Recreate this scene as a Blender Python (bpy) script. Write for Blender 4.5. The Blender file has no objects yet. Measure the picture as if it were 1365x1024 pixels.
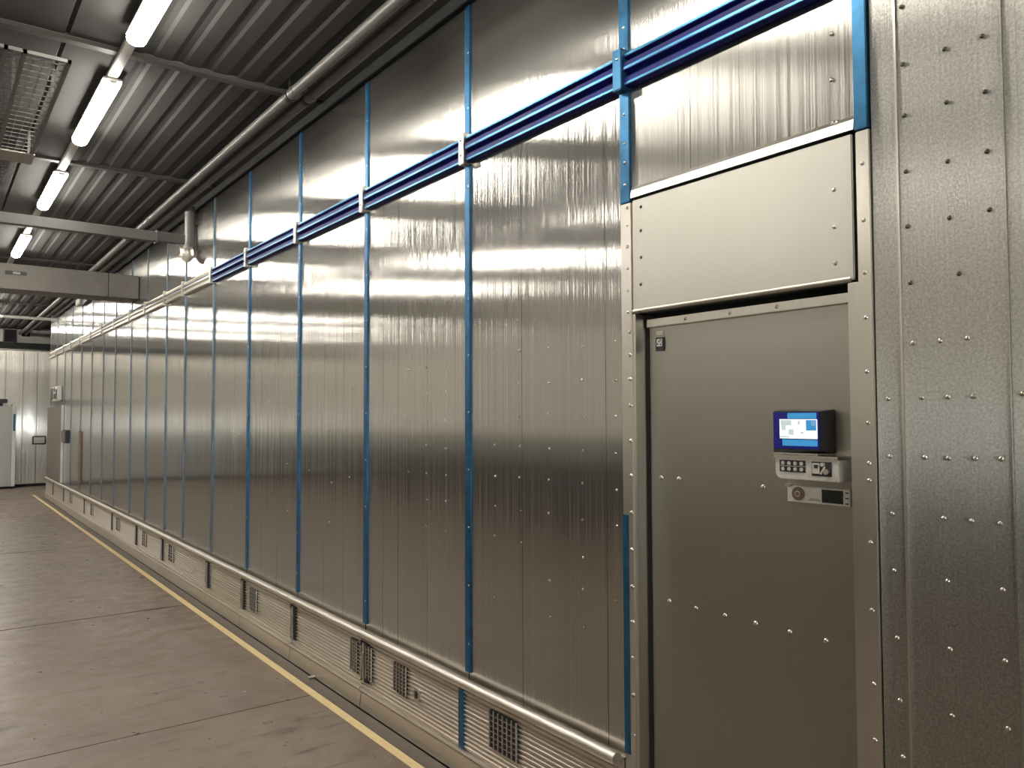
import bpy, bmesh, math, random
from mathutils import Vector, noise
random.seed(7)
scene = bpy.context.scene
COL = scene.collection

# ------------------------------------------------------------------ camera, world, exposure
F, CAM_H = 1040.0, 1.60                       # focal length in pixels of a 1365 px frame, lens height
YAW, PITCH, ROLL = math.radians(36.95), math.radians(2.35), math.radians(-0.19)
fwd = Vector((math.sin(YAW) * math.cos(PITCH), math.cos(YAW) * math.cos(PITCH), math.sin(PITCH)))
rgt0 = Vector((math.cos(YAW), -math.sin(YAW), 0)); up0 = rgt0.cross(fwd)
rgt = rgt0 * math.cos(ROLL) + up0 * math.sin(ROLL)
upv = up0 * math.cos(ROLL) - rgt0 * math.sin(ROLL)
cam = bpy.data.objects.new('camera', bpy.data.cameras.new('camera'))
COL.objects.link(cam)
from mathutils import Matrix
M3 = Matrix((rgt, upv, -fwd)).transposed().to_4x4()
cam.matrix_world = Matrix.Translation((0, 0, CAM_H)) @ M3
cam.data.sensor_width = 36.0
cam.data.lens = 36.0 * F / 1365.0
cam.data.clip_start = 0.02
scene.camera = cam

world = bpy.data.worlds.new('hall_dark'); scene.world = world
world.use_nodes = True
world.node_tree.nodes['Background'].inputs[0].default_value = (0.05, 0.05, 0.05, 1)
world.node_tree.nodes['Background'].inputs[1].default_value = 0.25
scene.view_settings.view_transform = 'Standard'
scene.view_settings.look = 'None'
scene.view_settings.gamma = 1.0
scene.view_settings.use_curve_mapping = False
scene.view_settings.exposure = 0.55
LAMP = 62.0                                    # radiance of the tube diffusers
LAMP_COL = (1.0, 0.945, 0.86)


def on_x(px, py, X):
    """where the sight line through a picture point meets the upright plane x = X"""
    d = fwd + rgt * ((px - 682.5) / F) - upv * ((py - 512) / F)
    return Vector((0, 0, CAM_H)) + d * (X / d.x)


# ------------------------------------------------------------------ materials
def new_mat(name):
    m = bpy.data.materials.new(name); m.use_nodes = True
    nt = m.node_tree
    return m, nt, nt.nodes['Principled BSDF']


def node(nt, typ, **kw):
    n = nt.nodes.new(typ)
    for k, v in kw.items():
        setattr(n, k, v)
    return n


def tex(nt, scale, nscale, detail=3.0, rough=0.55):
    g = node(nt, 'ShaderNodeNewGeometry'); mp = node(nt, 'ShaderNodeMapping')
    mp.inputs['Scale'].default_value = scale
    nt.links.new(g.outputs['Position'], mp.inputs['Vector'])
    nz = node(nt, 'ShaderNodeTexNoise'); nz.inputs['Scale'].default_value = nscale
    nz.inputs['Detail'].default_value = detail; nz.inputs['Roughness'].default_value = rough
    nt.links.new(mp.outputs[0], nz.inputs['Vector'])
    return nz.outputs['Fac']


def rng(nt, val, a, b, lo=0.3, hi=0.7):
    r = node(nt, 'ShaderNodeMapRange')
    r.inputs[1].default_value = lo; r.inputs[2].default_value = hi
    r.inputs[3].default_value = a; r.inputs[4].default_value = b
    nt.links.new(val, r.inputs[0]); return r.outputs[0]


def mixcol(nt, fac, c1, c2, mode='MIX'):
    m = node(nt, 'ShaderNodeMix', data_type='RGBA', blend_type=mode)
    if hasattr(fac, 'links'): nt.links.new(fac, m.inputs[0])
    else: m.inputs[0].default_value = fac
    for i, c in ((6, c1), (7, c2)):
        if hasattr(c, 'links'): nt.links.new(c, m.inputs[i])
        else: m.inputs[i].default_value = (*c, 1)
    return m.outputs[2]


def plain(name, col, rough=0.5, metal=0.0, var=0.12, nscale=9.0, bump=0.0, bscale=120.0, emit=None, es=0.0, spec=0.5):
    m, nt, b = new_mat(name); b.inputs['Specular IOR Level'].default_value = spec
    n = tex(nt, (1, 1, 1), nscale, 4)
    b.inputs['Metallic'].default_value = metal
    dark = tuple(c * (1 - var) for c in col); lite = tuple(min(1, c * (1 + var)) for c in col)
    nt.links.new(mixcol(nt, rng(nt, n, 0, 1), dark, lite), b.inputs['Base Color'])
    nt.links.new(rng(nt, n, rough * 0.9, min(1, rough * 1.1)), b.inputs['Roughness'])
    if bump:
        bn = node(nt, 'ShaderNodeBump'); bn.inputs['Strength'].default_value = bump
        bn.inputs['Distance'].default_value = 0.002
        nt.links.new(tex(nt, (1, 1, 1), bscale, 2), bn.inputs['Height']); nt.links.new(bn.outputs[0], b.inputs['Normal'])
    if emit:
        b.inputs['Emission Color'].default_value = (*emit, 1); b.inputs['Emission Strength'].default_value = es
    return m


def brushed(name, col, rough, aniso, T=(0, 1, 0), streak=(6, 330, 0.3), var=0.16, bump=0.15, sparkle=0.0, wave=0.25, metal=1.0, haze=0.0, speck=0.0):
    """sheet metal with a vertical rolling grain: highlights spread sideways"""
    m, nt, b = new_mat(name)
    b.inputs['Metallic'].default_value = metal
    b.inputs['Anisotropic'].default_value = aniso
    tv = node(nt, 'ShaderNodeCombineXYZ')
    for i in range(3): tv.inputs[i].default_value = T[i]
    nt.links.new(tv.outputs[0], b.inputs['Tangent'])
    fine = tex(nt, streak, 1.0, 4, 0.6)
    broad = tex(nt, tuple(s * 0.06 if i < 2 else s for i, s in enumerate(streak)), 1.0, 2)
    oi = node(nt, 'ShaderNodeObjectInfo')
    tone = rng(nt, oi.outputs['Random'], 1 - var * 0.45, 1 + var * 0.45, 0, 1)
    f = mixcol(nt, rng(nt, fine, 0, 1), tuple(c * (1 - var) for c in col), tuple(min(1, c * (1 + var)) for c in col))
    f = mixcol(nt, rng(nt, broad, 0, 0.30), f, tuple(c * (1 - 1.3 * var) for c in col))
    if speck:
        f = mixcol(nt, rng(nt, tex(nt, (1, 1, 1), 150, 3, 0.7), 0, 1, 0.35, 0.65), tuple(c * (1 - speck) for c in col), f)
    vm = node(nt, 'ShaderNodeVectorMath', operation='SCALE')
    nt.links.new(f, vm.inputs[0]); nt.links.new(tone, vm.inputs['Scale'])
    nt.links.new(vm.outputs[0], b.inputs['Base Color'])
    nt.links.new(rng(nt, fine, rough * 0.88, rough * 1.14), b.inputs['Roughness'])
    # rolling grain leans the surface sideways only; 'wave' lets the sheet wander slightly up and down
    def centred(val, k):
        mm = node(nt, 'ShaderNodeMath', operation='MULTIPLY_ADD'); mm.inputs[1].default_value = k; mm.inputs[2].default_value = -0.5 * k
        nt.links.new(val, mm.inputs[0]); return mm.outputs[0]
    side = centred(fine, bump)
    lean = centred(tex(nt, (1.3, 1.3, 0.8), 1.7, 1), wave)
    if sparkle:
        a1 = node(nt, 'ShaderNodeMath', operation='ADD'); nt.links.new(side, a1.inputs[0])
        nt.links.new(centred(tex(nt, (1, 1, 1), 190, 2), sparkle), a1.inputs[1]); side = a1.outputs[0]
        a2 = node(nt, 'ShaderNodeMath', operation='ADD'); nt.links.new(lean, a2.inputs[0])
        nt.links.new(centred(tex(nt, (1, 1.1, 0.9), 207, 2), sparkle), a2.inputs[1]); lean = a2.outputs[0]
    cx = node(nt, 'ShaderNodeCombineXYZ'); nt.links.new(side, cx.inputs[0 if T[0] else 1]); nt.links.new(lean, cx.inputs[2])
    gn = node(nt, 'ShaderNodeNewGeometry'); ad = node(nt, 'ShaderNodeVectorMath', operation='ADD')
    nt.links.new(gn.outputs['Normal'], ad.inputs[0]); nt.links.new(cx.outputs[0], ad.inputs[1])
    nm = node(nt, 'ShaderNodeVectorMath', operation='NORMALIZE'); nt.links.new(ad.outputs[0], nm.inputs[0])
    nt.links.new(nm.outputs[0], b.inputs['Normal'])
    if haze:                                   # the dull oxide bloom of sheet metal: a second, wider lobe
        gl = node(nt, 'ShaderNodeBsdfAnisotropic'); gl.inputs['Roughness'].default_value = 0.36; gl.inputs['Anisotropy'].default_value = 0.5
        nt.links.new(vm.outputs[0], gl.inputs['Color']); nt.links.new(tv.outputs[0], gl.inputs['Tangent'])
        ms = node(nt, 'ShaderNodeMixShader'); ms.inputs[0].default_value = haze
        nt.links.new(b.outputs[0], ms.inputs[1]); nt.links.new(gl.outputs[0], ms.inputs[2])
        nt.links.new(ms.outputs[0], nt.nodes['Material Output'].inputs['Surface'])
    return m


MAT = {
    'panel': brushed('brushed_steel_panel', (0.455, 0.445, 0.415), 0.15, 1.0, var=0.12, bump=0.85, wave=0.006, haze=0.06),
    'panel_end': brushed('brushed_steel_end_wall', (0.72, 0.69, 0.62), 0.19, 1.0, T=(1, 0, 0), streak=(330, 6, 0.3), var=0.05, bump=0.8, wave=0.012, metal=0.6, haze=0.12),
    'galv': brushed('galvanised_sheet', (0.57, 0.555, 0.505), 0.40, 1.0, var=0.12, bump=0.6, sparkle=0.10, wave=0.01, speck=0.35),
    'panel_worn': brushed('worn_brushed_panel', (0.47, 0.455, 0.415), 0.30, 1.0, var=0.12, bump=1.0, sparkle=0.05, wave=0.006),
    'door': brushed('satin_door_steel', (0.36, 0.345, 0.305), 0.38, 0.4, var=0.03, bump=0.02, sparkle=0.06, wave=0.02),
    'header': brushed('satin_header_steel', (0.52, 0.505, 0.45), 0.42, 0.3, var=0.03, bump=0.02, wave=0.02),
    'strip': brushed('plain_steel_strip', (0.60, 0.57, 0.51), 0.34, 0.6, var=0.06, bump=0.05, wave=0.01),
    'rail': brushed('aluminium_rail', (0.66, 0.61, 0.54), 0.34, 0.0, streak=(40, 0.8, 60), var=0.06, bump=0.0, wave=0.0),
    'rib': brushed('aluminium_ribbed_sheet', (0.62, 0.57, 0.50), 0.36, 0.0, streak=(40, 0.8, 60), var=0.08, bump=0.0, wave=0.0),
    'film': plain('blue_protective_film', (0.028, 0.115, 0.215), 0.36, 0.8, 0.25, 14),
    'film_thin': plain('thin_blue_film', (0.10, 0.145, 0.18), 0.33, 0.8, 0.22, 14),
    'pane': plain('lit_window_pane', (0.6, 0.6, 0.6), 0.3, 0, 0, 3, emit=(0.92, 0.97, 1.0), es=32.0),
    'band': plain('navy_film_on_channel', (0.004, 0.008, 0.105), 0.5, 0.0, 0.35, 6, spec=0.2),
    'band_highlight': plain('navy_film_highlight', (0.05, 0.19, 0.33), 0.33, 0.7, 0.3, 9),
    'rivet': plain('rivet_steel', (0.55, 0.52, 0.46), 0.28, 1.0, 0.1),
    'rivet_dark': plain('blackened_rivet', (0.10, 0.09, 0.08), 0.35, 0.9, 0.1),
    'black': plain('black_gap', (0.006, 0.006, 0.006), 0.8, 0, 0.1),
    'dark': plain('dark_plastic', (0.016, 0.016, 0.017), 0.42, 0, 0.15),
    'pipe': plain('grey_conduit', (0.115, 0.11, 0.10), 0.42, 0.3, 0.12),
    'duct': plain('galvanised_duct', (0.175, 0.160, 0.138), 0.45, 0.5, 0.14, 5),
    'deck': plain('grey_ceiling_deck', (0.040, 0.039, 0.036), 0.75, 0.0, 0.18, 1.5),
    'deck_strip': plain('ceiling_joint_strip', (0.085, 0.082, 0.075), 0.5, 0.2, 0.12, 3),
    'track': plain('light_track', (0.36, 0.34, 0.30), 0.45, 0.1, 0.1),
    'wire': plain('pale_wire', (0.19, 0.185, 0.17), 0.4, 0.4, 0.1),
    'white': plain('off_white_paint', (0.55, 0.54, 0.50), 0.5, 0, 0.06),
    'crumple': plain('crumpled_wrap', (0.62, 0.58, 0.52), 0.35, 0.5, 0.3, 30),
    'far_paint': plain('grey_wall_paint', (0.33, 0.32, 0.29), 0.6, 0, 0.1, 2),
    'hall_paint': plain('pale_hall_wall', (0.82, 0.79, 0.72), 0.6, 0, 0.06, 1),
    'dado': plain('dark_hall_dado', (0.10, 0.092, 0.085), 0.6, 0, 0.15, 2),
    'line': plain('painted_line', (0.66, 0.52, 0.27), 0.5, 0, 0.08, 30),
    'plate': plain('etched_plate', (0.60, 0.58, 0.53), 0.42, 0.6, 0.08, 60),
    'disc': plain('bronze_disc', (0.20, 0.14, 0.10), 0.4, 0.8, 0.2, 120),
    'lcd': plain('dead_display', (0.016, 0.020, 0.014), 0.2, 0, 0.2, 80),
    'screen_navy': plain('screen_navy', (0.002, 0.004, 0.05), 0.2, 0, 0, 5, emit=(0.004, 0.010, 0.30), es=0.2),
    'screen_sky': plain('screen_sky', (0.02, 0.1, 0.2), 0.2, 0, 0, 5, emit=(0.03, 0.20, 0.42), es=0.75),
    'screen_white': plain('screen_white', (0.4, 0.4, 0.4), 0.2, 0, 0, 5, emit=(1.0, 0.97, 0.88), es=1.0),
    'screen_grey': plain('screen_grey', (0.1, 0.1, 0.1), 0.2, 0, 0, 5, emit=(0.36, 0.43, 0.42), es=0.95),
}


def tube_glow():
    m, nt, b = new_mat('glowing_diffuser')
    b.inputs['Base Color'].default_value = (0.9, 0.9, 0.86, 1); b.inputs['Roughness'].default_value = 0.5
    b.inputs['Emission Color'].default_value = (*LAMP_COL, 1); b.inputs['Emission Strength'].default_value = LAMP
    return m


MAT['glow'] = tube_glow()


def concrete():
    m, nt, b = new_mat('polished_concrete')
    base = mixcol(nt, rng(nt, tex(nt, (1, 1, 1), 1.1, 4), 0, 1), (0.142, 0.106, 0.081), (0.222, 0.168, 0.129))
    base = mixcol(nt, rng(nt, tex(nt, (1, 1, 1), 26, 5, 0.7), 0.0, 0.35), base, (0.115, 0.092, 0.072))
    scuff = tex(nt, (2.2, 9.0, 1), 1.0, 5, 0.62)               # tyre scuffs running across the aisle
    base = mixcol(nt, rng(nt, scuff, 0, 0.8, 0.56, 0.68), base, (0.055, 0.042, 0.033))
    nt.links.new(base, b.inputs['Base Color'])
    nt.links.new(rng(nt, tex(nt, (1, 1, 1), 7, 4), 0.26, 0.48), b.inputs['Roughness'])
    bn = node(nt, 'ShaderNodeBump'); bn.inputs['Strength'].default_value = 0.10; bn.inputs['Distance'].default_value = 0.004
    nt.links.new(tex(nt, (1, 1, 1), 14, 5, 0.6), bn.inputs['Height']); nt.links.new(bn.outputs[0], b.inputs['Normal'])
    return m


MAT['floor'] = concrete()
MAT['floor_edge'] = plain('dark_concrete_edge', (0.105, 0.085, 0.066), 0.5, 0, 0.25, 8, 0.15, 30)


# ------------------------------------------------------------------ mesh helpers
class MB:
    def __init__(s): s.v = []; s.f = []; s.smooth = None; s.bev = 0

    def add(s, verts, faces):
        o = len(s.v); s.v += [tuple(v) for v in verts]; s.f += [tuple(i + o for i in f) for f in faces]; return s

    def box(s, x0, x1, y0, y1, z0, z1):
        x0, x1 = min(x0, x1), max(x0, x1); y0, y1 = min(y0, y1), max(y0, y1); z0, z1 = min(z0, z1), max(z0, z1)
        v = [(x, y, z) for z in (z0, z1) for y in (y0, y1) for x in (x0, x1)]
        return s.add(v, [(0, 2, 3, 1), (4, 5, 7, 6), (0, 1, 5, 4), (2, 6, 7, 3), (0, 4, 6, 2), (1, 3, 7, 5)])

    def prism(s, poly, a, b, axis):
        """closed polygon swept along an axis; poly gives the two other coordinates in x, y, z order"""
        def p(u, w, t): return {'x': (t, u, w), 'y': (u, t, w), 'z': (u, w, t)}[axis]
        n = len(poly)
        v = [p(u, w, a) for u, w in poly] + [p(u, w, b) for u, w in poly]
        f = [(i, (i + 1) % n, n + (i + 1) % n, n + i) for i in range(n)] + [tuple(range(n - 1, -1, -1)), tuple(range(n, 2 * n))]
        return s.add(v, f)

    def tube(s, a, b, r, n=12, r2=None):
        a, b = Vector(a), Vector(b); d = (b - a).normalized(); r2 = r if r2 is None else r2
        k = Vector((0, 0, 1)) if abs(d.z) < 0.9 else Vector((1, 0, 0))
        e1 = d.cross(k).normalized(); e2 = d.cross(e1)
        v = [a + (e1 * math.cos(t) + e2 * math.sin(t)) * r for t in [2 * math.pi * i / n for i in range(n)]]
        v += [b + (e1 * math.cos(t) + e2 * math.sin(t)) * r2 for t in [2 * math.pi * i / n for i in range(n)]]
        f = [(i, (i + 1) % n, n + (i + 1) % n, n + i) for i in range(n)] + [tuple(range(n - 1, -1, -1)), tuple(range(n, 2 * n))]
        return s.add(v, f)

    def mesh(s, name, org=(0, 0, 0), mat=None):
        me = bpy.data.meshes.new(name)
        me.from_pydata([(x - org[0], y - org[1], z - org[2]) for x, y, z in s.v], [], s.f)
        bm = bmesh.new(); bm.from_mesh(me)
        if s.bev: bmesh.ops.bevel(bm, geom=bm.edges[:], offset=s.bev, segments=2, affect='EDGES', clamp_overlap=True)
        bmesh.ops.recalc_face_normals(bm, faces=bm.faces)
        bm.to_mesh(me); bm.free()
        if s.smooth is not None:
            me.polygons.foreach_set('use_smooth', [True] * len(me.polygons))
            me.set_sharp_from_angle(angle=math.radians(s.smooth))
        if mat: me.materials.append(MAT[mat])
        return me


def world_of(o):
    p = Vector((0, 0, 0))
    while o: p = p + Vector(o.location); o = o.parent
    return p


def part(name, mb, mat, parent, label=None, kind=None, smooth=None, bev=0):
    if smooth is not None: mb.smooth = smooth
    if bev: mb.bev = bev
    o = bpy.data.objects.new(name, mb.mesh(name, world_of(parent), mat)); COL.objects.link(o); o.parent = parent
    if label: o['label'] = label
    if kind: o['kind'] = kind
    return o


def tag(o, label=None, cat=None, group=None, kind=None):
    for k, v in (('label', label), ('category', cat), ('group', group), ('kind', kind)):
        if v: o[k] = v
    return o


def top(name, loc, label, cat, group=None, kind=None):
    o = bpy.data.objects.new(name, None); COL.objects.link(o); o.location = loc; o.empty_display_size = 0.05
    return tag(o, label, cat, group, kind)


def solid(name, mb, mat, loc, label, cat, group=None, kind=None, smooth=None, bev=0):
    if smooth is not None: mb.smooth = smooth
    if bev: mb.bev = bev
    o = bpy.data.objects.new(name, mb.mesh(name, loc, mat)); COL.objects.link(o); o.location = loc
    return tag(o, label, cat, group, kind)


def rivet_mesh(name, r, mat, n=9):
    v, f = [], []
    for k, (rr, h) in enumerate(((1.0, 0.0), (0.86, 0.32), (0.5, 0.55))):
        v += [(-h * r, rr * r * math.cos(2 * math.pi * i / n), rr * r * math.sin(2 * math.pi * i / n)) for i in range(n)]
    v.append((-0.62 * r, 0, 0))
    for k in range(2):
        f += [(k * n + i, k * n + (i + 1) % n, (k + 1) * n + (i + 1) % n, (k + 1) * n + i) for i in range(n)]
    f += [(2 * n + i, 2 * n + (i + 1) % n, 3 * n) for i in range(n)] + [tuple(range(n))]
    mb = MB(); mb.add(v, f); mb.smooth = 70
    return mb.mesh(name, mat=mat)


RIV = {k: rivet_mesh('rivet_' + k, r, m) for k, r, m in
       (('big', 0.0085, 'rivet'), ('mid', 0.0065, 'rivet'), ('dot', 0.0050, 'rivet'), ('hole', 0.0062, 'rivet_dark'))}


def rivet(kind, pos, parent):
    o = bpy.data.objects.new('rivet', RIV[kind]); COL.objects.link(o); o.parent = parent
    o.location = Vector(pos) - world_of(parent); return o


# ------------------------------------------------------------------ the hall: floor, ceiling, far and unseen walls
WX = 2.0                                        # face of the steel wall
CEIL = 3.655
Y0, Y1, XL = -9.0, 21.4, -4.5

floor = solid('floor', MB().box(XL, 2.6, Y0, Y1 + 0.3, -0.25, -0.02), 'black', (0, 8, -0.25),
              'brown polished concrete floor of the aisle beside the steel wall', 'floor', kind='structure')
ycuts = [Y0, -4.4, -1.4, 1.6, 4.34, 7.06, 10.98, 14.9, 18.2, Y1]
xcuts = [XL, -2.0, 1.935]
for i in range(len(ycuts) - 1):
    for j in range(len(xcuts) - 1):
        g = 0.005; ga = 0.005 if ycuts[i] < 5 else 0.012; gb = 0.005 if ycuts[i + 1] < 5 else 0.012
        part('floor_slab', MB().box(xcuts[j] + g, xcuts[j + 1] - (g if j < 1 else 0), ycuts[i] + ga, ycuts[i + 1] - gb, -0.04, 0), 'floor', floor)
part('floor_slab', MB().box(1.94, 2.58, 18.14, Y1 - 0.005, -0.04, 0), 'floor', floor)
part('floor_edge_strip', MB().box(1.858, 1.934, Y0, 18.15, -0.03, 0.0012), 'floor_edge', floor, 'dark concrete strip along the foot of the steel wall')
part('painted_line', MB().box(1.806, 1.852, Y0, 18.9, -0.01, 0.0022), 'line', floor, 'yellow painted line running along the wall')

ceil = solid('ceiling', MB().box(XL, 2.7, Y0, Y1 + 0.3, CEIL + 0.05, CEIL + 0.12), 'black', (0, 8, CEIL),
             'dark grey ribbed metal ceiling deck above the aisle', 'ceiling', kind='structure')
cb = [Y0, -6.8, -4.5, -2.2, 0.1, 2.42, 4.76, 7.08, 9.4, 11.75, 14.1, 16.45, 18.8, Y1]


def deck_profile():
    p = [(-4.5, CEIL)]
    for x in (-3.4, -2.3, -1.2, -0.1):                          # wide flat sheets
        p += [(x, CEIL), (x + 0.006, CEIL + 0.012), (x + 0.018, CEIL + 0.012), (x + 0.024, CEIL)]
    p += [(0.55, CEIL), (0.556, CEIL + 0.012), (0.568, CEIL + 0.012), (0.575, CEIL)]
    x = 0.93
    while x < 2.02:                                             # trapezoid ribs near the wall
        p += [(x, CEIL), (x + 0.030, CEIL + 0.009), (x + 0.062, CEIL + 0.009), (x + 0.080, CEIL)]
        x += 0.158
    p += [(2.12, CEIL)]
    return p


prof = deck_profile()
for i in range(len(cb) - 1):
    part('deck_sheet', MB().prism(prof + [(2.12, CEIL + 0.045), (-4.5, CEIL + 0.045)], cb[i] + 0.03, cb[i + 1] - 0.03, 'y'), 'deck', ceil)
    if i: part('joint_strip', MB().prism([(cb[i] - 0.045, CEIL + 0.03), (cb[i] - 0.045, CEIL - 0.004), (cb[i] - 0.028, CEIL - 0.018), (cb[i] + 0.028, CEIL - 0.018),
                                          (cb[i] + 0.045, CEIL - 0.004), (cb[i] + 0.045, CEIL + 0.03)], XL, 1.98, 'x'), 'deck_strip', ceil)

wl = solid('wall_left', MB().box(XL - 0.1, XL, Y0, Y1, 1.25, CEIL + 0.05), 'hall_paint', (XL, 8, 0),
           'pale painted side wall of the hall opposite the steel wall', 'wall', kind='structure')
part('dado', MB().box(XL - 0.1, XL + 0.01, Y0, Y1, 0, 0.9), 'dado', wl)
part('middle_band', MB().box(XL - 0.1, XL + 0.005, Y0, Y1, 0.9, 1.25), 'far_paint', wl)  # mid tone added to soften the step this wall reflects in the steel
wb = solid('wall_back', MB().box(XL, 2.7, Y0 - 0.1, Y0, 0.9, CEIL + 0.05), 'hall_paint', (0, Y0, 0),
           'pale painted end wall of the hall behind the viewpoint', 'wall', kind='structure')
part('dado', MB().box(XL, 2.7, Y0 - 0.1, Y0 + 0.01, 0, 0.9), 'dado', wb)

w1 = top('window_1', (-1.2, Y0 + 0.03, 0.9), 'lit strip window in the pale end wall behind the viewpoint', 'window', kind='structure')
part('frame', MB().box(-3.9, 1.62, Y0 - 0.01, Y0 + 0.03, 1.0, 1.50), 'track', w1)
for k in range(4): part('pane', MB().box(-3.84 + k * 1.36, -2.54 + k * 1.36, Y0 + 0.028, Y0 + 0.036, 1.06, 1.44), 'pane', w1)

# far end wall
we = solid('wall_far', MB().box(XL, 3.2, Y1 + 0.04, Y1 + 0.2, 0, CEIL + 0.3), 'far_paint', (0, Y1, 0),
           'steel panelled end wall closing the far end of the aisle', 'wall', kind='structure')
xs = [-4.4, -3.6, -2.8, -2.0, -1.2, -0.4, 0.3, 0.9, 1.475, 1.815, 2.10, 2.55, 3.0]
for i in range(len(xs) - 1):
    t = random.uniform(-0.004, 0.004)
    part('panel', MB().add([(xs[i] + .005, Y1 + t, 0.06), (xs[i + 1] - .005, Y1 + t, 0.06), (xs[i + 1] - .005, Y1 - t, 3.16), (xs[i] + .005, Y1 - t, 3.16),
                            (xs[i] + .005, Y1 + .04, 0.06), (xs[i + 1] - .005, Y1 + .04, 0.06), (xs[i + 1] - .005, Y1 + .04, 3.16), (xs[i] + .005, Y1 + .04, 3.16)],
                           [(0, 1, 2, 3), (4, 7, 6, 5), (0, 4, 5, 1), (1, 5, 6, 2), (2, 6, 7, 3), (3, 7, 4, 0)]), 'panel_end', we)
part('plinth', MB().box(XL, 3.0, Y1 - 0.01, Y1 + 0.04, 0, 0.055), 'black', we)
part('ledge', MB().box(XL, 3.0, Y1 - 0.03, Y1 + 0.04, 3.165, 3.20), 'strip', we)
part('shadow_gap', MB().box(XL, 3.0, Y1 - 0.22, Y1 + 0.04, 3.205, 3.33), 'black', we, 'black strip for the shaded soffit gap along the top of the end wall')  # black box puts the shade of the soffit gap into colour
for a, b, z0, z1, m in ((1.43, 1.66, 3.36, 3.64, 'black'), (1.77, 1.93, 3.50, 3.64, 'black'), (1.08, 1.40, 3.36, 3.645, 'white')):
    part('opening', MB().box(a, b, Y1 - 0.0, Y1 + 0.05, z0, z1), m, we)
part('handle_plate', MB().box(2.02, 2.30, Y1 - 0.03, Y1, 0.97, 1.17), 'dark', we, 'dark recessed handle plate', bev=0.01)
part('handle_inset', MB().box(2.05, 2.27, Y1 - 0.036, Y1 - 0.028, 1.00, 1.14), 'plate', we)

# ------------------------------------------------------------------ the steel wall
YEND = 18.1
wr = solid('wall_right', MB().box(2.10, 2.25, Y0, YEND, 0, CEIL + 0.05), 'black', (2.1, 8, 0),
           'long wall of brushed steel panels with blue battens and a blue band', 'wall', kind='structure')
seams = [1.97, 2.99, 4.03, 5.025, 6.05, 6.98, 7.91, 8.64, 9.54, 10.38, 11.37, 12.24, 13.17, 14.16, 15.2, 16.03, 17.1, YEND]
Z_LOW, Z_B0, Z_B1, Z_TOP = 0.12, 2.775, 2.90, 3.525


def panel_mesh(y0, y1, z0, z1, creases, tilt, bow=0.0):
    """a sheet with pressed vertical creases and a slight lean"""
    pr = [(y0, 0.0)]
    for c in creases: pr += [(c - 0.0018, 0.0), (c - 0.0015, 0.0025), (c + 0.0010, 0.0025), (c + 0.0013, 0.0)]
    pr.append((y1, 0.0))
    rows = 7; v = []; f = []; n = len(pr)
    for k in range(rows):
        t = k / (rows - 1); z = z0 + (z1 - z0) * t
        for y, d in pr:
            v.append((WX + d + tilt * (2 * t - 1) + bow * math.sin(math.pi * t) * math.sin(math.pi * (y - y0) / (y1 - y0)), y, z))
    for k in range(rows - 1):
        for i in range(n - 1):
            f.append((k * n + i, k * n + i + 1, (k + 1) * n + i + 1, (k + 1) * n + i))
    b = len(v)
    v += [(WX + 0.03, y0, z0), (WX + 0.03, y1, z0), (WX + 0.03, y1, z1), (WX + 0.03, y0, z1)]
    f += [(b, b + 3, b + 2, b + 1)]
    f += [tuple(range(n)) + (b + 1, b), tuple((rows - 1) * n + i for i in range(n - 1, -1, -1)) + (b + 3, b + 2)]
    f += [tuple(k * n for k in range(rows)) + (b + 3, b), tuple(k * n + n - 1 for k in range(rows - 1, -1, -1)) + (b + 1, b + 2)]
    m = MB(); m.add(v, f); return m


CR = {0: (2.085, 2.59), 1: (3.36, 3.66, 3.83), 2: (4.33, 4.62), 3: (5.42, 5.75), 4: (6.4,)}
lower, upper = [], []
for i in range(len(seams) - 1):
    a, b = seams[i] + 0.004, seams[i + 1] - 0.004
    lower.append(part('panel', panel_mesh(a, b, Z_LOW, Z_B0, CR.get(i, ()), random.uniform(-.0022, .0022)), 'panel', wr))
    upper.append(part('panel', panel_mesh(a, b, Z_B1, Z_TOP, CR.get(i, ())[:1] if i > 2 else (), random.uniform(-.0006, .0006)), 'panel', wr))
over = part('panel', panel_mesh(1.09, 1.966, 2.38, Z_B0, (), 0.002), 'panel_worn', wr, 'brushed panel above the door, below the blue band')
part('panel', panel_mesh(1.09, 1.966, Z_B1, Z_TOP, (), 0.001), 'panel', wr)
galv = part('panel', panel_mesh(-1.4, 1.062, 0.0, Z_TOP, (), 0.002), 'galv', wr, 'speckled galvanised panel beside the door')
part('panel', panel_mesh(Y0, -1.41, 0.0, Z_TOP, (-2.4, -3.5), 0.002), 'galv', wr)
part('seam_bead', MB().box(WX - 0.004, WX + 0.002, 0.990, 0.996, 0.0, Z_TOP), 'strip', galv)
part('seam_bead', MB().box(WX - 0.004, WX + 0.002, 0.742, 0.745, 0.0, Z_TOP), 'galv', galv)
part('end_cap', MB().box(WX, 2.3, YEND, YEND + 0.03, 0, CEIL), 'strip', wr)
part('top_gap', MB().box(2.035, 2.10, Y0, YEND, Z_TOP, CEIL + 0.04), 'black', wr, 'black gap between wall top and ceiling')
part('top_flashing', MB().box(WX + 0.004, WX + 0.035, Y0, YEND, Z_TOP - 0.012, Z_TOP + 0.004), 'deck', wr)

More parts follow.
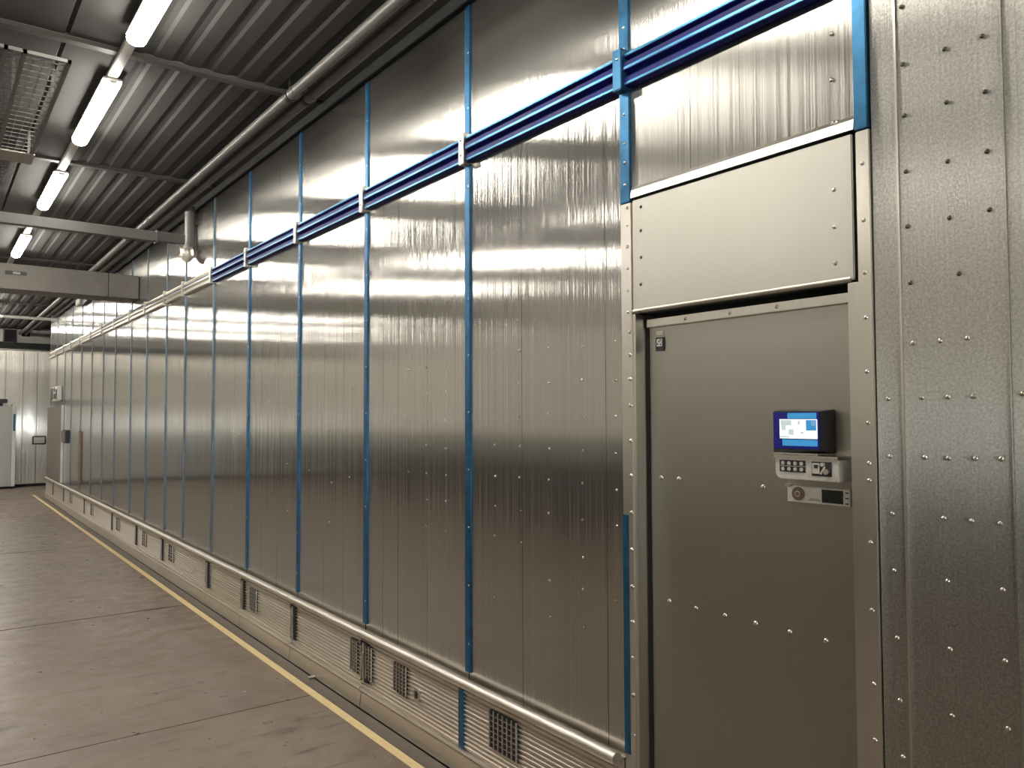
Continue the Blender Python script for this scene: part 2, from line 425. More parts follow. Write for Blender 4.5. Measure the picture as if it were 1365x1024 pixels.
# band under the upper panels: pressed channel, one length per bay
BP = [(0, 0), (.020, 0), (.030, .010), (.030, .030), (.013, .038), (.013, .046), (.036, .054), (.036, .082), (.016, .090), (.016, .096), (.030, .104), (.026, .118), (0, .125)]
bs = [Y0, -1.4, 1.085] + seams
for i in range(len(bs) - 1):
    m = 'band' if bs[i + 1] < 6.99 else 'strip'
    if m == 'band' and bs[i] == 5.025: m = 'band'
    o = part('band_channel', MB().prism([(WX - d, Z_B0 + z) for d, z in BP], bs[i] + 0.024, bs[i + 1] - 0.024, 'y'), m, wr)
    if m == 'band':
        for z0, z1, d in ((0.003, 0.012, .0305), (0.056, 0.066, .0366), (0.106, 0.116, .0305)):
            part('ridge', MB().box(WX - d - .0016, WX - d + .006, bs[i] + 0.026, bs[i + 1] - 0.026, Z_B0 + z0, Z_B0 + z1), 'band_highlight', o, bev=0.0012)  # pale strips paint the highlights along the ridges of the navy film
    else:
        part('ridge', MB().box(WX - .0382, WX - .032, bs[i] + 0.026, bs[i + 1] - 0.026, Z_B0 + .070, Z_B0 + .080), 'band', o)

# vertical battens over the seams
for i, y in enumerate(seams[1:-1]):
    w = 0.021 if i < 2 else 0.019 if i < 5 else 0.013
    blue = True
    for z0, z1 in ((0.44, Z_B0 - 0.004), (Z_B1 + 0.004, Z_TOP)):
        o = part('batten', MB().box(WX - 0.009, WX + 0.012, y - w, y + w, z0, z1), ('film' if i < 4 else 'film_thin') if blue else 'strip', wr, bev=0.002)
        if i < 4:
            zz = z0 + 0.13
            while zz < z1 and z1 > 2.8 or zz < z1 - 0.1:
                rivet('dot', (WX - 0.009, y - w * 0.55, zz), o); zz += 0.262
                if zz > z1 - 0.05: break
    c = part('batten_clip', MB().box(WX - 0.044, WX + 0.01, y - w, y + w, Z_B0 - 0.012, Z_B1 + 0.012), 'strip', wr, bev=0.003)
    if i < 4:
        for zz in (0.03, 0.10): rivet('hole', (WX - 0.044, y, Z_B0 + zz), c)

# door-side battens: blue film above, bare steel below
b0 = part('batten', MB().box(WX - 0.012, WX + 0.012, 1.943, 1.992, 2.362, Z_TOP), 'film', wr, 'blue batten above the far door post', bev=0.002)
b0s = part('batten', MB().box(WX - 0.010, WX + 0.012, 1.940, 1.992, 0.0, 2.358), 'strip', wr, 'bare steel batten beside the door', bev=0.002)
part('film_remnant', MB().box(WX - 0.0112, WX - 0.009, 1.964, 1.993, 0.42, 1.25), 'film', b0s, 'blue film left on the batten')
c = part('batten_clip', MB().box(WX - 0.047, WX + 0.01, 1.945, 1.990, Z_B0 - 0.012, Z_B1 + 0.012), 'film', wr, bev=0.003)
b1 = part('batten', MB().box(WX - 0.012, WX + 0.012, 1.066, 1.104, 2.366, Z_TOP), 'film', wr, 'blue batten above the near door post', bev=0.002)
b1s = part('batten', MB().box(WX - 0.010, WX + 0.012, 1.064, 1.102, 0.0, 2.362), 'strip', wr, 'bare steel batten between door and galvanised panel', bev=0.002)

# rivets read off the sheets
for y in (2.787, 2.603, 2.415, 2.213, 2.038):
    for k in range(9):
        if k > 5 and random.random() < 0.35: continue
        rivet('dot', (WX - 0.001, y + random.uniform(-.006, .006), 1.868 - 0.1325 * k + random.uniform(-.008, .008)), lower[0])
for y in (3.19, 3.366, 3.55, 3.75):
    for k in range(7):
        if y > 3.4 and random.random() < 0.5: continue
        rivet('dot', (WX - 0.001, y + random.uniform(-.006, .006), 1.845 - 0.131 * k + random.uniform(-.008, .008)), lower[1])
for pi, ys in ((2, (4.25, 4.5, 4.8)), (3, (5.2, 5.6)), (4, (6.3,))):
    for y in ys:
        for k in range(4): rivet('dot', (WX - 0.001, y + random.uniform(-.05, .05), 1.75 - 0.26 * k + random.uniform(-.05, .05)), lower[pi])
S = 0.4139


def at6(x, y): return 800 + x * S, y * S


def at7(x, y): return 800 + x * S, 400 + y * S


def at9(x, y): return 800 + x * S, 700 + y * S


G6 = [(970, 22), (1231, 117), (1110, 159), (976, 208), (1240, 296), (1116, 330), (980, 373), (1247, 488), (1120, 520), (986, 553), (1255, 676), (1126, 702), (991, 730), (1157, 882), (1000, 911)]
G7 = [(1009, 139), (1096, 132), (1184, 123), (928, 318), (1037, 315), (1121, 312), (1203, 310), (1360, 302), (935, 504), (1047, 507), (1123, 510), (1210, 511), (1293, 512), (942, 688), (1108, 703), (1197, 711), (1290, 720), (948, 872), (1120, 906), (1298, 934)]
G9 = [(958, 364), (1128, 400), (1306, 438), (967, 565), (1135, 615), (1315, 657), (977, 747)]
for pts, fn in ((G6, at6), (G7, at7), (G9, at9)):
    for p in pts:
        q = on_x(*fn(*p), WX); rivet('hole' if fn is at6 else 'mid', (WX - 0.002, q.y, q.z), galv)
for p in [(845, 530), (849, 712), (852, 880)]: q = on_x(*at6(*p), WX); rivet('mid', (WX - 0.010, 1.083, q.z), b1s)
for p in [(857, 58), (865, 231), (868, 396), (873, 526), (880, 582), (886, 781), (891, 1000), (905, 1240), (915, 1423)]:
    q = on_x(*at7(*p), WX); rivet('mid', (WX - 0.010, 1.083, q.z), b1s)
for p in [(75, 97), (80, 163), (82, 203), (83, 372), (77, 468), (79, 529), (80, 600)]:
    q = on_x(*at6(*p), WX); z = q.z
    rivet('mid', (WX - (0.047 if Z_B0 - .012 < z < Z_B1 + .012 else 0.012), 1.966, z), c if Z_B0 - .012 < z < Z_B1 + .012 else b0)
for p in [(80, 675), (80, 730), (83, 799), (85, 868), (85, 938), (85, 1008)]:
    q = on_x(*at6(*p), WX); rivet('mid', (WX - 0.010, 1.958, q.z), b0s)
for p in [(88, 104), (88, 178), (91, 255), (93, 339), (92, 453), (96, 565), (100, 684), (103, 802), (107, 922), (107, 1035), (110, 1152), (112, 1270), (118, 1400)]:
    q = on_x(*at7(*p), WX); rivet('big', (WX - 0.010, 1.950, q.z), b0s)
for p in [(745, 110), (746, 258), (751, 397), (764, 395), (193, 600)]:
    q = on_x(*at6(*p), WX); rivet('mid', (WX - 0.002, q.y, q.z), over)
part('flashing', MB().prism([(WX + .01, 2.372), (WX - .012, 2.372), (WX - .008, 2.40), (WX - .002, 2.412), (WX + .01, 2.412)], 1.106, 1.94, 'y'), 'strip', over, 'folded flashing over the door header')

# ------------------------------------------------------------------ the door
LX = 2.055                                      # face of the leaf
door = top('door_1', (LX, 1.53, 0), 'satin grey steel door set into the panelled wall', 'door', kind='structure')
leaf = part('leaf', MB().box(LX, LX + 0.04, 1.143, 1.918, 0.01, 1.928), 'door', door, bev=0.002)
part('jamb', MB().box(WX - 0.004, LX + 0.045, 1.928, 1.942, 0.0, 1.958), 'strip', door)
part('jamb', MB().box(WX - 0.002, LX + 0.045, 1.103, 1.136, 0.0, 1.958), 'strip', door)
part('jamb_recess', MB().box(LX + 0.04, 2.10, 1.104, 1.94, 0, 2.40), 'black', door)
hp = part('header_panel', MB().box(WX - 0.006, LX + 0.03, 1.114, 1.939, 1.965, 2.364), 'header', door, 'pale plain panel above the door leaf', bev=0.003)
part('header_lip', MB().tube((WX - 0.001, 1.124, 1.968), (WX - 0.001, 1.937, 1.968), 0.009, 10), 'header', hp, smooth=40)
hs = part('head_strip', MB().box(LX - 0.012, LX + 0.03, 1.142, 1.920, 1.912, 1.940), 'strip', door, 'riveted strip across the top of the leaf', bev=0.002)
for px, py in (at7(282, 72), at7(425, 57), at7(576, 34)): q = on_x(px, py, LX); rivet('mid', (LX - 0.012, q.y, 1.926), hs)
for p in [(753, 611), (755, 731), (758, 848)]: q = on_x(*at6(*p), WX - .006); rivet('mid', (WX - 0.006, q.y, q.z), hp)
for p in [(131, 666), (131, 743), (132, 829), (131, 916), (130, 1002)]: q = on_x(*at6(*p), WX - .006); rivet('hole', (WX - 0.006, q.y, q.z), hp)
for p in [(811, 158), (813, 368)]: q = on_x(*at7(*p), LX); rivet('mid', (LX, q.y, q.z), leaf)
for p in [(197, 572), (254, 576), (525, 602)]: q = on_x(*at7(*p), LX); rivet('big', (LX, q.y, q.z), leaf)
for p in [(223, 245), (309, 268), (402, 292), (501, 317), (611, 345), (728, 374)]: q = on_x(*at9(*p), LX); rivet('big', (LX, q.y, q.z), leaf)
for p in [(834, 619), (845, 873), (851, 1162)]: q = on_x(*at7(*p), LX); rivet('big', (LX - 0.001, 1.150, q.z), leaf)
part('weather_strip', MB().box(LX - 0.004, LX + 0.03, 1.9185, 1.9275, 0.0, 1.93), 'black', door)
part('weather_strip', MB().box(LX + 0.004, LX + 0.03, 1.1365, 1.1425, 0.0, 1.93), 'black', door)

# small tag hung at the top of the leaf
tg = top('door_tag', (LX, 1.865, 1.825), 'small black tag with pale mark near the top corner of the door', 'tag')
part('plate', MB().box(LX - 0.006, LX, 1.846, 1.884, 1.826, 1.874), 'dark', tg, bev=0.001)
part('mark', MB().box(LX - 0.0068, LX - 0.006, 1.853, 1.877, 1.842, 1.868), 'plate', tg)
for y, z in ((1.859, 1.848), (1.866, 1.859), (1.872, 1.850), (1.860, 1.864)):
    part('print', MB().box(LX - 0.0074, LX - 0.0068, y - .0028, y + .0028, z - .0028, z + .0028), 'dark', tg)
part('bracket', MB().box(LX - 0.004, LX, 1.850, 1.880, 1.882, 1.896), 'strip', tg)

# ------------------------------------------------------------------ terminal, key box and plate on the door
sc = top('wall_terminal', (LX, 1.30, 1.488), 'black wall terminal with a glowing blue and white screen on the door', 'terminal')
fx = LX - 0.060
part('housing', MB().add([(fx, 1.376, 1.487), (fx, 1.222, 1.502), (LX, 1.212, 1.490), (LX, 1.386, 1.487),
                          (fx, 1.376, 1.612), (fx, 1.222, 1.610), (LX, 1.212, 1.616), (LX, 1.386, 1.618)],
                         [(0, 1, 5, 4), (1, 2, 6, 5), (2, 3, 7, 6), (3, 0, 4, 7), (0, 3, 2, 1), (4, 5, 6, 7)]), 'dark', sc, bev=0.003)
part('screen', MB().box(fx - 0.002, fx + 0.002, 1.2265, 1.3725, 1.504, 1.608), 'screen_navy', sc, 'navy screen border')
part('top_bar', MB().box(fx - 0.0030, fx - 0.002, 1.234, 1.325, 1.590, 1.606), 'screen_sky', sc)
part('bottom_bar', MB().box(fx - 0.0030, fx - 0.002, 1.232, 1.343, 1.512, 1.530), 'screen_sky', sc)
part('display', MB().box(fx - 0.0032, fx - 0.002, 1.232, 1.351, 1.533, 1.588), 'screen_white', sc, 'white lit window on the screen')
for y0, y1, z0, z1, m in ((1.312, 1.348, 1.570, 1.586, 'screen_grey'), (1.330, 1.345, 1.556, 1.570, 'screen_grey'), (1.318, 1.350, 1.535, 1.540, 'screen_grey'),
                          (1.305, 1.322, 1.543, 1.560, 'screen_grey'), (1.285, 1.292, 1.572, 1.584, 'screen_grey'), (1.274, 1.284, 1.546, 1.553, 'screen_grey'),
                          (1.234, 1.266, 1.556, 1.586, 'screen_sky'), (1.233, 1.250, 1.570, 1.584, 'screen_grey')):
    part('screen_block', MB().box(fx - 0.0040, fx - 0.0032, y0, y1, z0, z1), m, sc)
part('lower_edge', MB().box(fx - 0.003, LX, 1.232, 1.374, 1.4868, 1.4915), 'strip', sc)

kb = top('key_box', (LX, 1.27, 1.415), 'grey metal key box with a keypad and lock slot under the lit screen', 'key box')
kx = LX - 0.066
rc = [(1.168, 1.416), (1.348, 1.416), (1.358, 1.420), (1.366, 1.430), (1.366, 1.480), (1.362, 1.4845), (1.172, 1.4845), (1.168, 1.480)]
part('housing', MB().prism(rc, kx, LX, 'x'), 'plate', kb, bev=0.002)
part('lid', MB().box(kx - 0.008, LX, 1.166, 1.368, 1.4765, 1.4855), 'strip', kb, bev=0.002)
kp = part('keypad', MB().box(kx - 0.002, kx + 0.004, 1.268, 1.350, 1.437, 1.471), 'dark', kb, 'dark keypad field')
for i in range(4):
    for j in range(2):
        o = part('key', MB().box(kx - 0.007, kx - 0.002, 1.273 + i * 0.0197, 1.273 + i * 0.0197 + 0.011, 1.4405 + j * 0.0165, 1.4405 + j * 0.0165 + 0.0105), 'plate', kp, bev=0.002)
part('keypad_divider', MB().box(kx - 0.004, kx - 0.001, 1.268, 1.350, 1.4532, 1.4552), 'strip', kp)
lk = part('lock_field', MB().box(kx - 0.002, kx + 0.004, 1.188, 1.248, 1.430, 1.470), 'dark', kb, 'dark lock recess')
part('card_slot', MB().box(kx - 0.006, kx - 0.002, 1.222, 1.244, 1.437, 1.466), 'plate', lk)
part('card_print', MB().box(kx - 0.007, kx - 0.006, 1.226, 1.238, 1.452, 1.462), 'dark', lk)
part('knob', MB().tube((kx - 0.012, 1.200, 1.444), (kx - 0.002, 1.200, 1.444), 0.008, 14), 'strip', lk, smooth=40)
part('knob', MB().tube((kx - 0.010, 1.212, 1.463), (kx - 0.002, 1.212, 1.463), 0.0055, 14), 'plate', lk, smooth=40)
part('lever', MB().tube((kx - 0.009, 1.216, 1.436), (kx - 0.004, 1.206, 1.458), 0.003, 8), 'strip', lk, smooth=40)

pl = top('door_plate', (LX, 1.27, 1.345), 'etched metal plate with a round disc and dark window under the key box', 'plate')
px_ = LX - 0.012
part('backing', MB().box(px_, LX, 1.168, 1.364, 1.346, 1.393), 'plate', pl, bev=0.0015)
part('hook', MB().box(px_ - 0.003, LX, 1.352, 1.370, 1.389, 1.397), 'strip', pl)
d0 = part('disc', MB().tube((px_ - 0.004, 1.327, 1.371), (px_, 1.327, 1.371), 0.0195, 24), 'disc', pl, 'round bronze disc', smooth=40)
part('disc_ring', MB().tube((px_ - 0.006, 1.327, 1.371), (px_ - 0.004, 1.327, 1.371), 0.0085, 18), 'plate', d0, smooth=40)
part('disc_centre', MB().tube((px_ - 0.0068, 1.327, 1.371), (px_ - 0.006, 1.327, 1.371), 0.006, 18), 'disc', d0, smooth=40)
part('window', MB().box(px_ - 0.0015, px_ + .002, 1.188, 1.252, 1.3515, 1.3885), 'lcd', pl)
part('etched_line', MB().box(px_ - 0.001, px_ + .001, 1.256, 1.296, 1.355, 1.3565), 'dark', pl)
part('etched_line', MB().box(px_ - 0.001, px_ + .001, 1.262, 1.290, 1.3595, 1.3605), 'dark', pl)
for k in range(5): part('etched_mark', MB().box(px_ - 0.001, px_ + .001, 1.172 + (k % 2) * .003, 1.181 + (k % 2) * .002, 1.352 + k * .0075, 1.3555 + k * .0075), 'strip' if k % 2 else 'dark', pl)

# ------------------------------------------------------------------ guard rail and ribbed skirting along the foot of the wall
bb = solid('baseboard_right', MB().box(WX - 0.012, WX + 0.01, 1.995, YEND, 0.0, 0.40), 'rib', (WX, 8, 0),
           'ribbed aluminium skirting with a tubular top rail along the wall foot', 'baseboard', kind='structure')
bsm = [1.996] + seams[2:]
bsm = [1.996, 3.985, 5.03, 6.05, 6.98, 8.62, 10.38, 12.24, 14.16, 16.03, YEND]
N = 14; zt, zb = 0.392, 0.112
rp = [(WX - 0.012, zb), ]
for k in range(N):
    z = zb + (zt - zb) * k / N; h = (zt - zb) / N
    rp += [(WX - 0.036, z + 0.05 * h), (WX - 0.036, z + 0.40 * h), (WX - 0.044, z + 0.56 * h), (WX - 0.044, z + 0.84 * h)]
rp += [(WX - 0.036, zt), (WX - 0.012, zt)]
cp_ = [(WX - 0.012, 0.004), (1.942, 0.004), (1.944, 0.012), (1.951, 0.086), (1.946, 0.092), (1.940, 0.102), (1.944, 0.111), (1.956, 0.113), (WX - 0.012, 0.113)]
for i in range(len(bsm) - 1):
    a, b = bsm[i] + 0.004, bsm[i + 1] - 0.004
    part('ribbed_sheet', MB().prism(rp, a, b, 'y'), 'rib', bb)
    part('top_rail', MB().tube((1.957, a - .001, 0.403), (1.957, b + .001, 0.403), 0.0225, 16), 'rail', bb, smooth=40)
    part('base_curb', MB().prism(cp_, a, b, 'y'), 'rail', bb)
    if i: part('rail_sleeve', MB().tube((1.957, a - .014, 0.403), (1.957, a + .006, 0.403), 0.0238, 16), 'strip', bb, smooth=40)


def vent(y0, y1, z0, z1, nc, nr):
    v = part('vent_grille', MB().box(WX - 0.047, WX - 0.03, y0, y1, z0, z1), 'black', bb, 'black louvred vent')
    t = 0.0028
    for k in range(nc + 1):
        y = y0 + (y1 - y0) * k / nc
        part('grille_bar', MB().box(WX - 0.053, WX - 0.0465, y - t, y + t, z0, z1), 'rail', v)
    for k in range(1, nr):
        z = z0 + (z1 - z0) * k / nr
        part('grille_bar', MB().box(WX - 0.0505, WX - 0.0465, y0, y1, z - t * .45, z + t * .45), 'rail', v)


vent(2.572, 2.760, 0.195, 0.352, 6, 7)
vent(3.485, 3.610, 0.20, 0.345, 4, 8)
vent(3.862, 3.925, 0.175, 0.352, 2, 9)
vent(4.040, 4.118, 0.175, 0.352, 3, 9)
vent(5.69, 5.83, 0.178, 0.343, 4, 6)
for y0, y1 in ((8.09, 8.24), (9.25, 9.40), (10.70, 10.88), (12.60, 12.80), (14.6, 14.85)): vent(y0, y1, 0.19, 0.345, 2, 5)
for y in (3.955, 4.99, 6.00, 6.93, 8.53, 9.75, 11.2, 13.4, 15.6, 17.0):
    jc = part('joint_cover', MB().box(WX - 0.049, WX - 0.03, y - 0.045, y + 0.040, 0.150, 0.366), 'black', bb, 'dark coupling at a skirting joint')
    part('coupling_bar', MB().box(WX - 0.056, WX - 0.046, y - 0.012, y + 0.004, 0.155, 0.36), 'rail', jc)
    part('coupling_bar', MB().box(WX - 0.054, WX - 0.046, y + 0.022, y + 0.030, 0.16, 0.34), 'rib', jc)
    if y < 7: part('coupling_rod', MB().tube((WX - .058, y + .014, .20), (WX - .058, y - .004, .31), 0.004, 8), 'strip', jc, smooth=40)
lo = part('lock_cup', MB().prism([(3.378 + 0.030 * math.cos(t) * (1 if abs(math.cos(t)) < .99 else 1), 0.240 + 0.030 * math.sin(t)) for t in [2 * math.pi * k / 16 for k in range(16)]], WX - 0.052, WX - 0.03, 'x'), 'strip', bb, 'small oval lock cup')
part('lock_core', MB().box(WX - 0.055, WX - 0.05, 3.366, 3.390, 0.222, 0.258), 'dark', lo, bev=0.003)
part('film_strip', MB().box(WX - 0.0465, WX - 0.03, 2.968, 3.008, 0.116, 0.372), 'film', bb, 'blue film strip running down over the ribs')
part('stub_pipe', MB().tube((1.90, 4.60, 0.012), (1.942, 4.60, 0.012), 0.009, 8), 'rail', bb, smooth=40)

# ------------------------------------------------------------------ far end of the steel wall
d2 = top('door_2', (1.97, 17.07, 0.43), 'dull grey access door at the far end of the steel wall', 'door', kind='structure')
part('leaf', MB().box(1.965, 2.0, 16.06, 18.09, 0.432, 1.80), 'duct', d2, bev=0.004)
part('frame_edge', MB().box(1.955, 2.0, 16.03, 16.06, 0.432, 1.82), 'strip', d2)
s2 = top('sign_box', (1.96, 16.95, 1.90), 'small white sign box with black pictograms above the far access door', 'sign')
part('case', MB().box(1.925, 1.999, 16.35, 17.35, 1.90, 2.18), 'white', s2, bev=0.02)
part('case_front', MB().box(1.935, 1.99, 16.33, 16.352, 1.93, 2.15), 'white', s2)
for y0, y1, z0, z1 in ((16.98, 17.28, 1.93, 2.15), (16.66, 16.88, 1.95, 2.05), (16.70, 16.86, 2.07, 2.15), (16.42, 16.58, 1.94, 2.12)):
    part('pictogram', MB().box(1.918, 1.926, y0, y1, z0, z1), 'dark', s2)
hd = solid('pull_handle', MB().box(1.955, 1.999, 15.42, 15.86, 1.15, 1.38), 'dark', (1.97, 15.64, 1.15), 'dark rectangular pull handle on the far wall panel', 'handle', bev=0.012)
part('grip', MB().box(1.945, 1.957, 15.50, 15.78, 1.18, 1.35), 'pipe', hd, bev=0.004)
vs = solid('cable_cover', MB().prism([(1.999, 13.99), (1.985, 14.0), (1.98, 14.08), (1.98, 14.18), (1.985, 14.26), (1.999, 14.27)], 0.55, 1.38, 'z'), 'disc', (1.98, 14.1, 0.55),
           'narrow brown cover strip upright on the far steel panels', 'cover')
jb = top('junction_box', (1.93, 13.9, 3.36), 'small pale junction box with a bracket under the crossing duct', 'box')
part('case', MB().box(1.90, 1.999, 13.80, 14.20, 3.39, 3.49), 'white', jb, bev=0.01)
part('bracket', MB().prism([(13.10, 3.41), (13.78, 3.36), (13.78, 3.44), (13.10, 3.47)], 1.94, 1.999, 'x'), 'dark', jb)

cab = top('steel_cabinet', (1.2, 21.1, 0), 'plain steel cabinet with a dark top lip against the far end wall', 'cabinet')
part('body', MB().box(0.55, 1.60, 20.95, 21.36, 0.05, 1.86), 'door', cab, bev=0.006)
part('door', MB().box(1.36, 1.585, 20.925, 20.95, 0.08, 1.84), 'door', cab, bev=0.004)
part('door', MB().box(0.58, 1.345, 20.925, 20.95, 0.08, 1.84), 'door', cab, bev=0.004)
part('edge_strip', MB().box(1.585, 1.655, 20.91, 21.36, 0.05, 1.90), 'strip', cab)
part('edge_highlight', MB().box(1.60, 1.645, 20.90, 20.91, 1.30, 1.68), 'film', cab, 'blue highlight painted on the edge')  # short blue piece puts the highlight on the edge into colour
part('top_lip', MB().box(0.50, 1.48, 20.80, 21.36, 1.93, 2.02), 'dark', cab, bev=0.01)
part('neck', MB().box(0.60, 1.40, 20.98, 21.36, 1.86, 1.93), 'dark', cab)
part('kick_plate', MB().box(0.57, 1.62, 20.97, 21.36, 0, 0.05), 'black', cab)

# ------------------------------------------------------------------ services under the ceiling
for i, (x, z, lab) in enumerate(((1.735, 3.555, 'grey conduit pipe under the ceiling, the one farther from the wall'), (1.842, 3.555, 'grey conduit pipe under the ceiling, the one nearer the wall'))):
    p = top('conduit_pipe', (x, 8, z - 0.03), lab, 'pipe', 'conduit pipes along the wall top')
    cuts = [Y0, -0.5, 4.48, 9.2, 13.9, 18.6, Y1 - 0.01]
    for k in range(len(cuts) - 1): part('pipe_length', MB().tube((x, cuts[k], z), (x, cuts[k + 1], z), 0.031, 14), 'pipe', p, smooth=40)
    for k in (1, 2, 3, 4, 5):
        part('sleeve', MB().tube((x, cuts[k] - .04, z), (x, cuts[k] + .04, z), 0.0345, 14), 'pipe', p, smooth=40)
        cl = part('clamp', MB().tube((x, cuts[k] + .05, z), (x, cuts[k] + .085, z), 0.037, 14), 'dark', p, smooth=40)
        part('hanger', MB().box(x - .006, x + .006, cuts[k] + .06, cuts[k] + .075, z + .03, CEIL + 0.02), 'dark', cl)

tr = solid('light_track', MB().box(0.815, 0.871, Y0, Y1, 3.606, CEIL - 0.019), 'track', (0.843, 8, 3.606), 'pale mounting track that carries the row of ceiling lamps', 'track', bev=0.004)
tr2 = solid('light_track', MB().box(-2.228, -2.172, Y0, Y1, 3.606, CEIL - 0.019), 'track', (-2.2, 8, 3.606), 'unseen second mounting track added over the other side of the hall', 'track', bev=0.004)


def lamp_meshes():
    L = 1.23; n = 9
    pr = [(0.048 * math.cos(math.pi * k / (n - 1)), -0.042 * math.sin(math.pi * k / (n - 1)) ** 0.8 if 0 < k < n - 1 else 0.0) for k in range(n)]
    d = MB().prism(pr, 0.0, L, 'y'); d.smooth = 50
    h = MB().box(-0.052, 0.052, 0.0, L, 0.0, 0.020); h.bev = 0.005
    e = MB().prism([(x * 0.5, z * 0.5) for x, z in pr], 0.0, 0.012, 'y'); e.smooth = 50
    return d.mesh('diffuser', mat='glow'), h.mesh('housing', mat='track'), e.mesh('end_cap', mat='white')


LM = lamp_meshes()


def lamp(x, y, label, group):
    t = top('tube_lamp', (x, y, 3.5855), label, 'lamp', group)
    for nm, me, yy in (('diffuser', LM[0], 0), ('housing', LM[1], 0), ('end_cap', LM[2], -0.012), ('end_cap', LM[2], 1.23)):
        o = bpy.data.objects.new(nm, me); COL.objects.link(o); o.parent = t; o.location = (0, yy, 0)


G = 'tube lamps in the ceiling row'
for y, lab in ((3.16, 'glowing tube lamp cut by the top edge of the picture, first of the row'), (5.03, 'glowing tube lamp next to the mesh cage, second of the row'),
               (7.20, 'glowing tube lamp third of the row, before the crossing beam'), (9.93, 'glowing tube lamp between the crossing beam and the big duct'),
               (14.85, 'glowing tube lamp beyond the big duct at the left edge')):
    lamp(0.843, y, lab, G)
for y in (-6.6, -2.5, 1.29, 17.0, 19.2): lamp(0.843, y, 'tube lamp of the track row that the picture does not show', 'tube lamps out of view')  # the two farthest lamps are added to brighten the far end
for y in (-7.0, -3.5, 3.5, 7.0, 9.8, 12.0, 14.2, 16.4, 18.6): lamp(-2.2, y, 'unseen tube lamp added over the other side of the hall', 'added tube lamps of the second row')  # unseen row added, set denser far off to brighten the far end

# wire cage under the ceiling
cg = top('mesh_cage', (0.3, 5.5, 3.42), 'rectangular wire mesh cage hung under the ceiling beside the lamps', 'cage')
cx0, cx1, cy0, cy1, cz = -0.12, 0.555, 4.52, 6.50, 3.42
for a, b in (((cx0, cy0), (cx1, cy0)), ((cx1, cy0), (cx1, cy1)), ((cx1, cy1), (cx0, cy1)), ((cx0, cy1), (cx0, cy0)), ((0.36, cy0), (0.36, cy1)), ((0.28, cy0), (0.28, cy1))):
    part('frame_bar', MB().box(min(a[0], b[0]) - .009, max(a[0], b[0]) + .009, min(a[1], b[1]) - .009, max(a[1], b[1]) + .009, cz, cz + 0.018), 'wire', cg)
for x in (cx0, 0.36, cx1):
    for y in (5.2, cy1): part('hanger', MB().box(x - .008, x + .008, y - .008, y + .008, cz + .018, CEIL + 0.004), 'wire', cg)
m = MB(); y = cy0 + .06
while y < cy1: m.box(cx0, cx1, y - .0025, y + .0025, cz + .004, cz + .009); y += 0.085
x = cx0 + .03
while x < cx1: m.box(x - .0016, x + .0016, cy0, cy1, cz + .009, cz + .012); x += 0.045
part('wire_mesh', m, 'wire', cg, 'fine wire mesh of the cage', kind='stuff')
part('end_plate', MB().box(0.37, 0.57, 6.25, 6.50, cz - .004, cz + .006), 'track', cg, 'pale closing plate at the far end')
gr = top('ceiling_grille', (0.3, 7.2, 3.60), 'dark perforated ceiling grille just beyond the wire cage', 'grille')
part('frame', MB().box(-0.35, 0.52, 6.62, 8.3, CEIL - .012, CEIL + .002), 'dark', gr)
m = MB(); y = 6.66
while y < 8.28: m.box(-0.33, 0.50, y - .006, y + .006, CEIL - .02, CEIL - .011); y += 0.055
part('slats', m, 'deck', gr, kind='stuff')

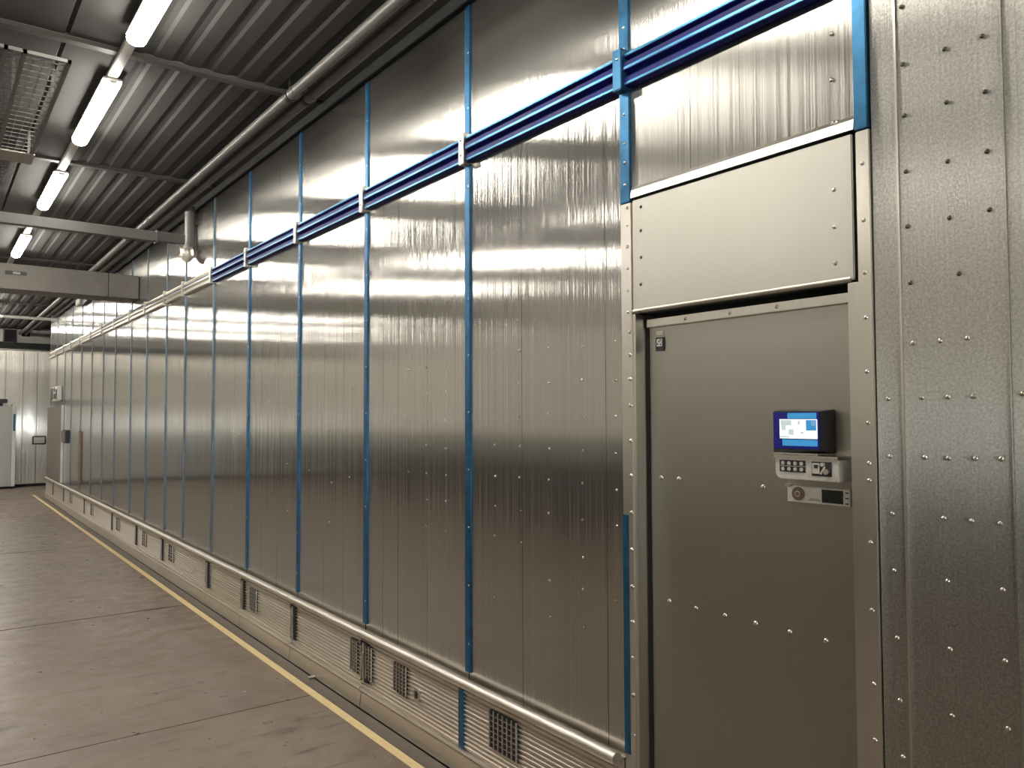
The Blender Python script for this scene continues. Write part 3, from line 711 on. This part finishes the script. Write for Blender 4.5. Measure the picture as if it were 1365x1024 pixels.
bm_ = top('cross_beam', (0, 7.45, 3.17), 'thin grey beam crossing the aisle to the hanging post', 'beam')
part('channel', MB().prism([(7.41, 3.17), (7.49, 3.17), (7.49, 3.255), (7.41, 3.255)], XL, 1.62, 'x'), 'pipe', bm_, bev=0.003)
part('end_piece', MB().box(1.62, 1.86, 7.415, 7.485, 3.175, 3.262), 'deck_strip', bm_, bev=0.004)
part('flange', MB().box(1.612, 1.628, 7.40, 7.50, 3.16, 3.265), 'pipe', bm_)
hpst = top('hanging_post', (1.95, 7.60, 3.05), 'grey post hanging from the ceiling beside the wall, wrapped at its foot', 'post')
part('tube', MB().tube((1.945, 7.60, 3.17), (1.945, 7.60, 3.57), 0.046, 16), 'pipe', hpst, smooth=40)
part('bracket', MB().box(1.975, 1.999, 7.56, 7.64, 3.40, 3.44), 'dark', hpst)


def lump():
    bm = bmesh.new(); bmesh.ops.create_icosphere(bm, subdivisions=3, radius=1.0)
    v = []
    for q in bm.verts:
        p = q.co.copy(); k = 1 + 0.45 * noise.noise(p * 2.3) + 0.15 * noise.noise(p * 6)
        v.append((1.925 + p.x * .062 * k, 7.58 + p.y * .062 * k, 3.125 + p.z * .085 * k))
    f = [tuple(x.index for x in q.verts) for q in bm.faces]; bm.free()
    return MB().add(v, f)


part('wrapped_joint', lump(), 'crumple', hpst, 'crumpled pale wrapping round the joint', smooth=60)
part('strap', MB().tube((1.82, 7.57, 3.20), (1.92, 7.57, 3.14), 0.006, 6), 'crumple', hpst)

du = top('air_duct', (0, 10.2, 3.0), 'wide rectangular galvanised air duct crossing the aisle under the ceiling', 'duct')
dxs = [XL, -2.6, -0.9, 0.25, 1.67, 1.995]
for i in range(len(dxs) - 1):
    part('duct_section', MB().box(dxs[i] + .003, dxs[i + 1] - .003, 10.0, 10.42, 3.0, 3.275), 'duct', du, bev=0.004)
    if 0 < i < 4: part('flange', MB().box(dxs[i] - .012, dxs[i] + .012, 9.985, 10.435, 2.985, 3.29), 'duct', du)
lb = part('duct_label', MB().box(0.66, 0.86, 9.994, 10.0, 3.155, 3.195), 'dark', du, 'small black label on the duct')
part('label_print', MB().box(0.73, 0.80, 9.992, 9.994, 3.163, 3.187), 'track', lb)
for x in (-3.4, -1.6, 0.4):
    part('hanger', MB().box(x - .01, x + .01, 10.2, 10.22, 3.27, CEIL + .01), 'dark', du)

cpz = top('cross_pipe', (0, 17.2, 3.48), 'thin pale pipe crossing the aisle beyond the duct', 'pipe')
part('tube', MB().tube((XL, 17.2, 3.48), (1.93, 17.2, 3.48), 0.030, 12), 'white', cpz, smooth=40)
part('end_fitting', MB().tube((1.90, 17.2, 3.48), (1.998, 17.2, 3.48), 0.045, 12), 'white', cpz, smooth=40)
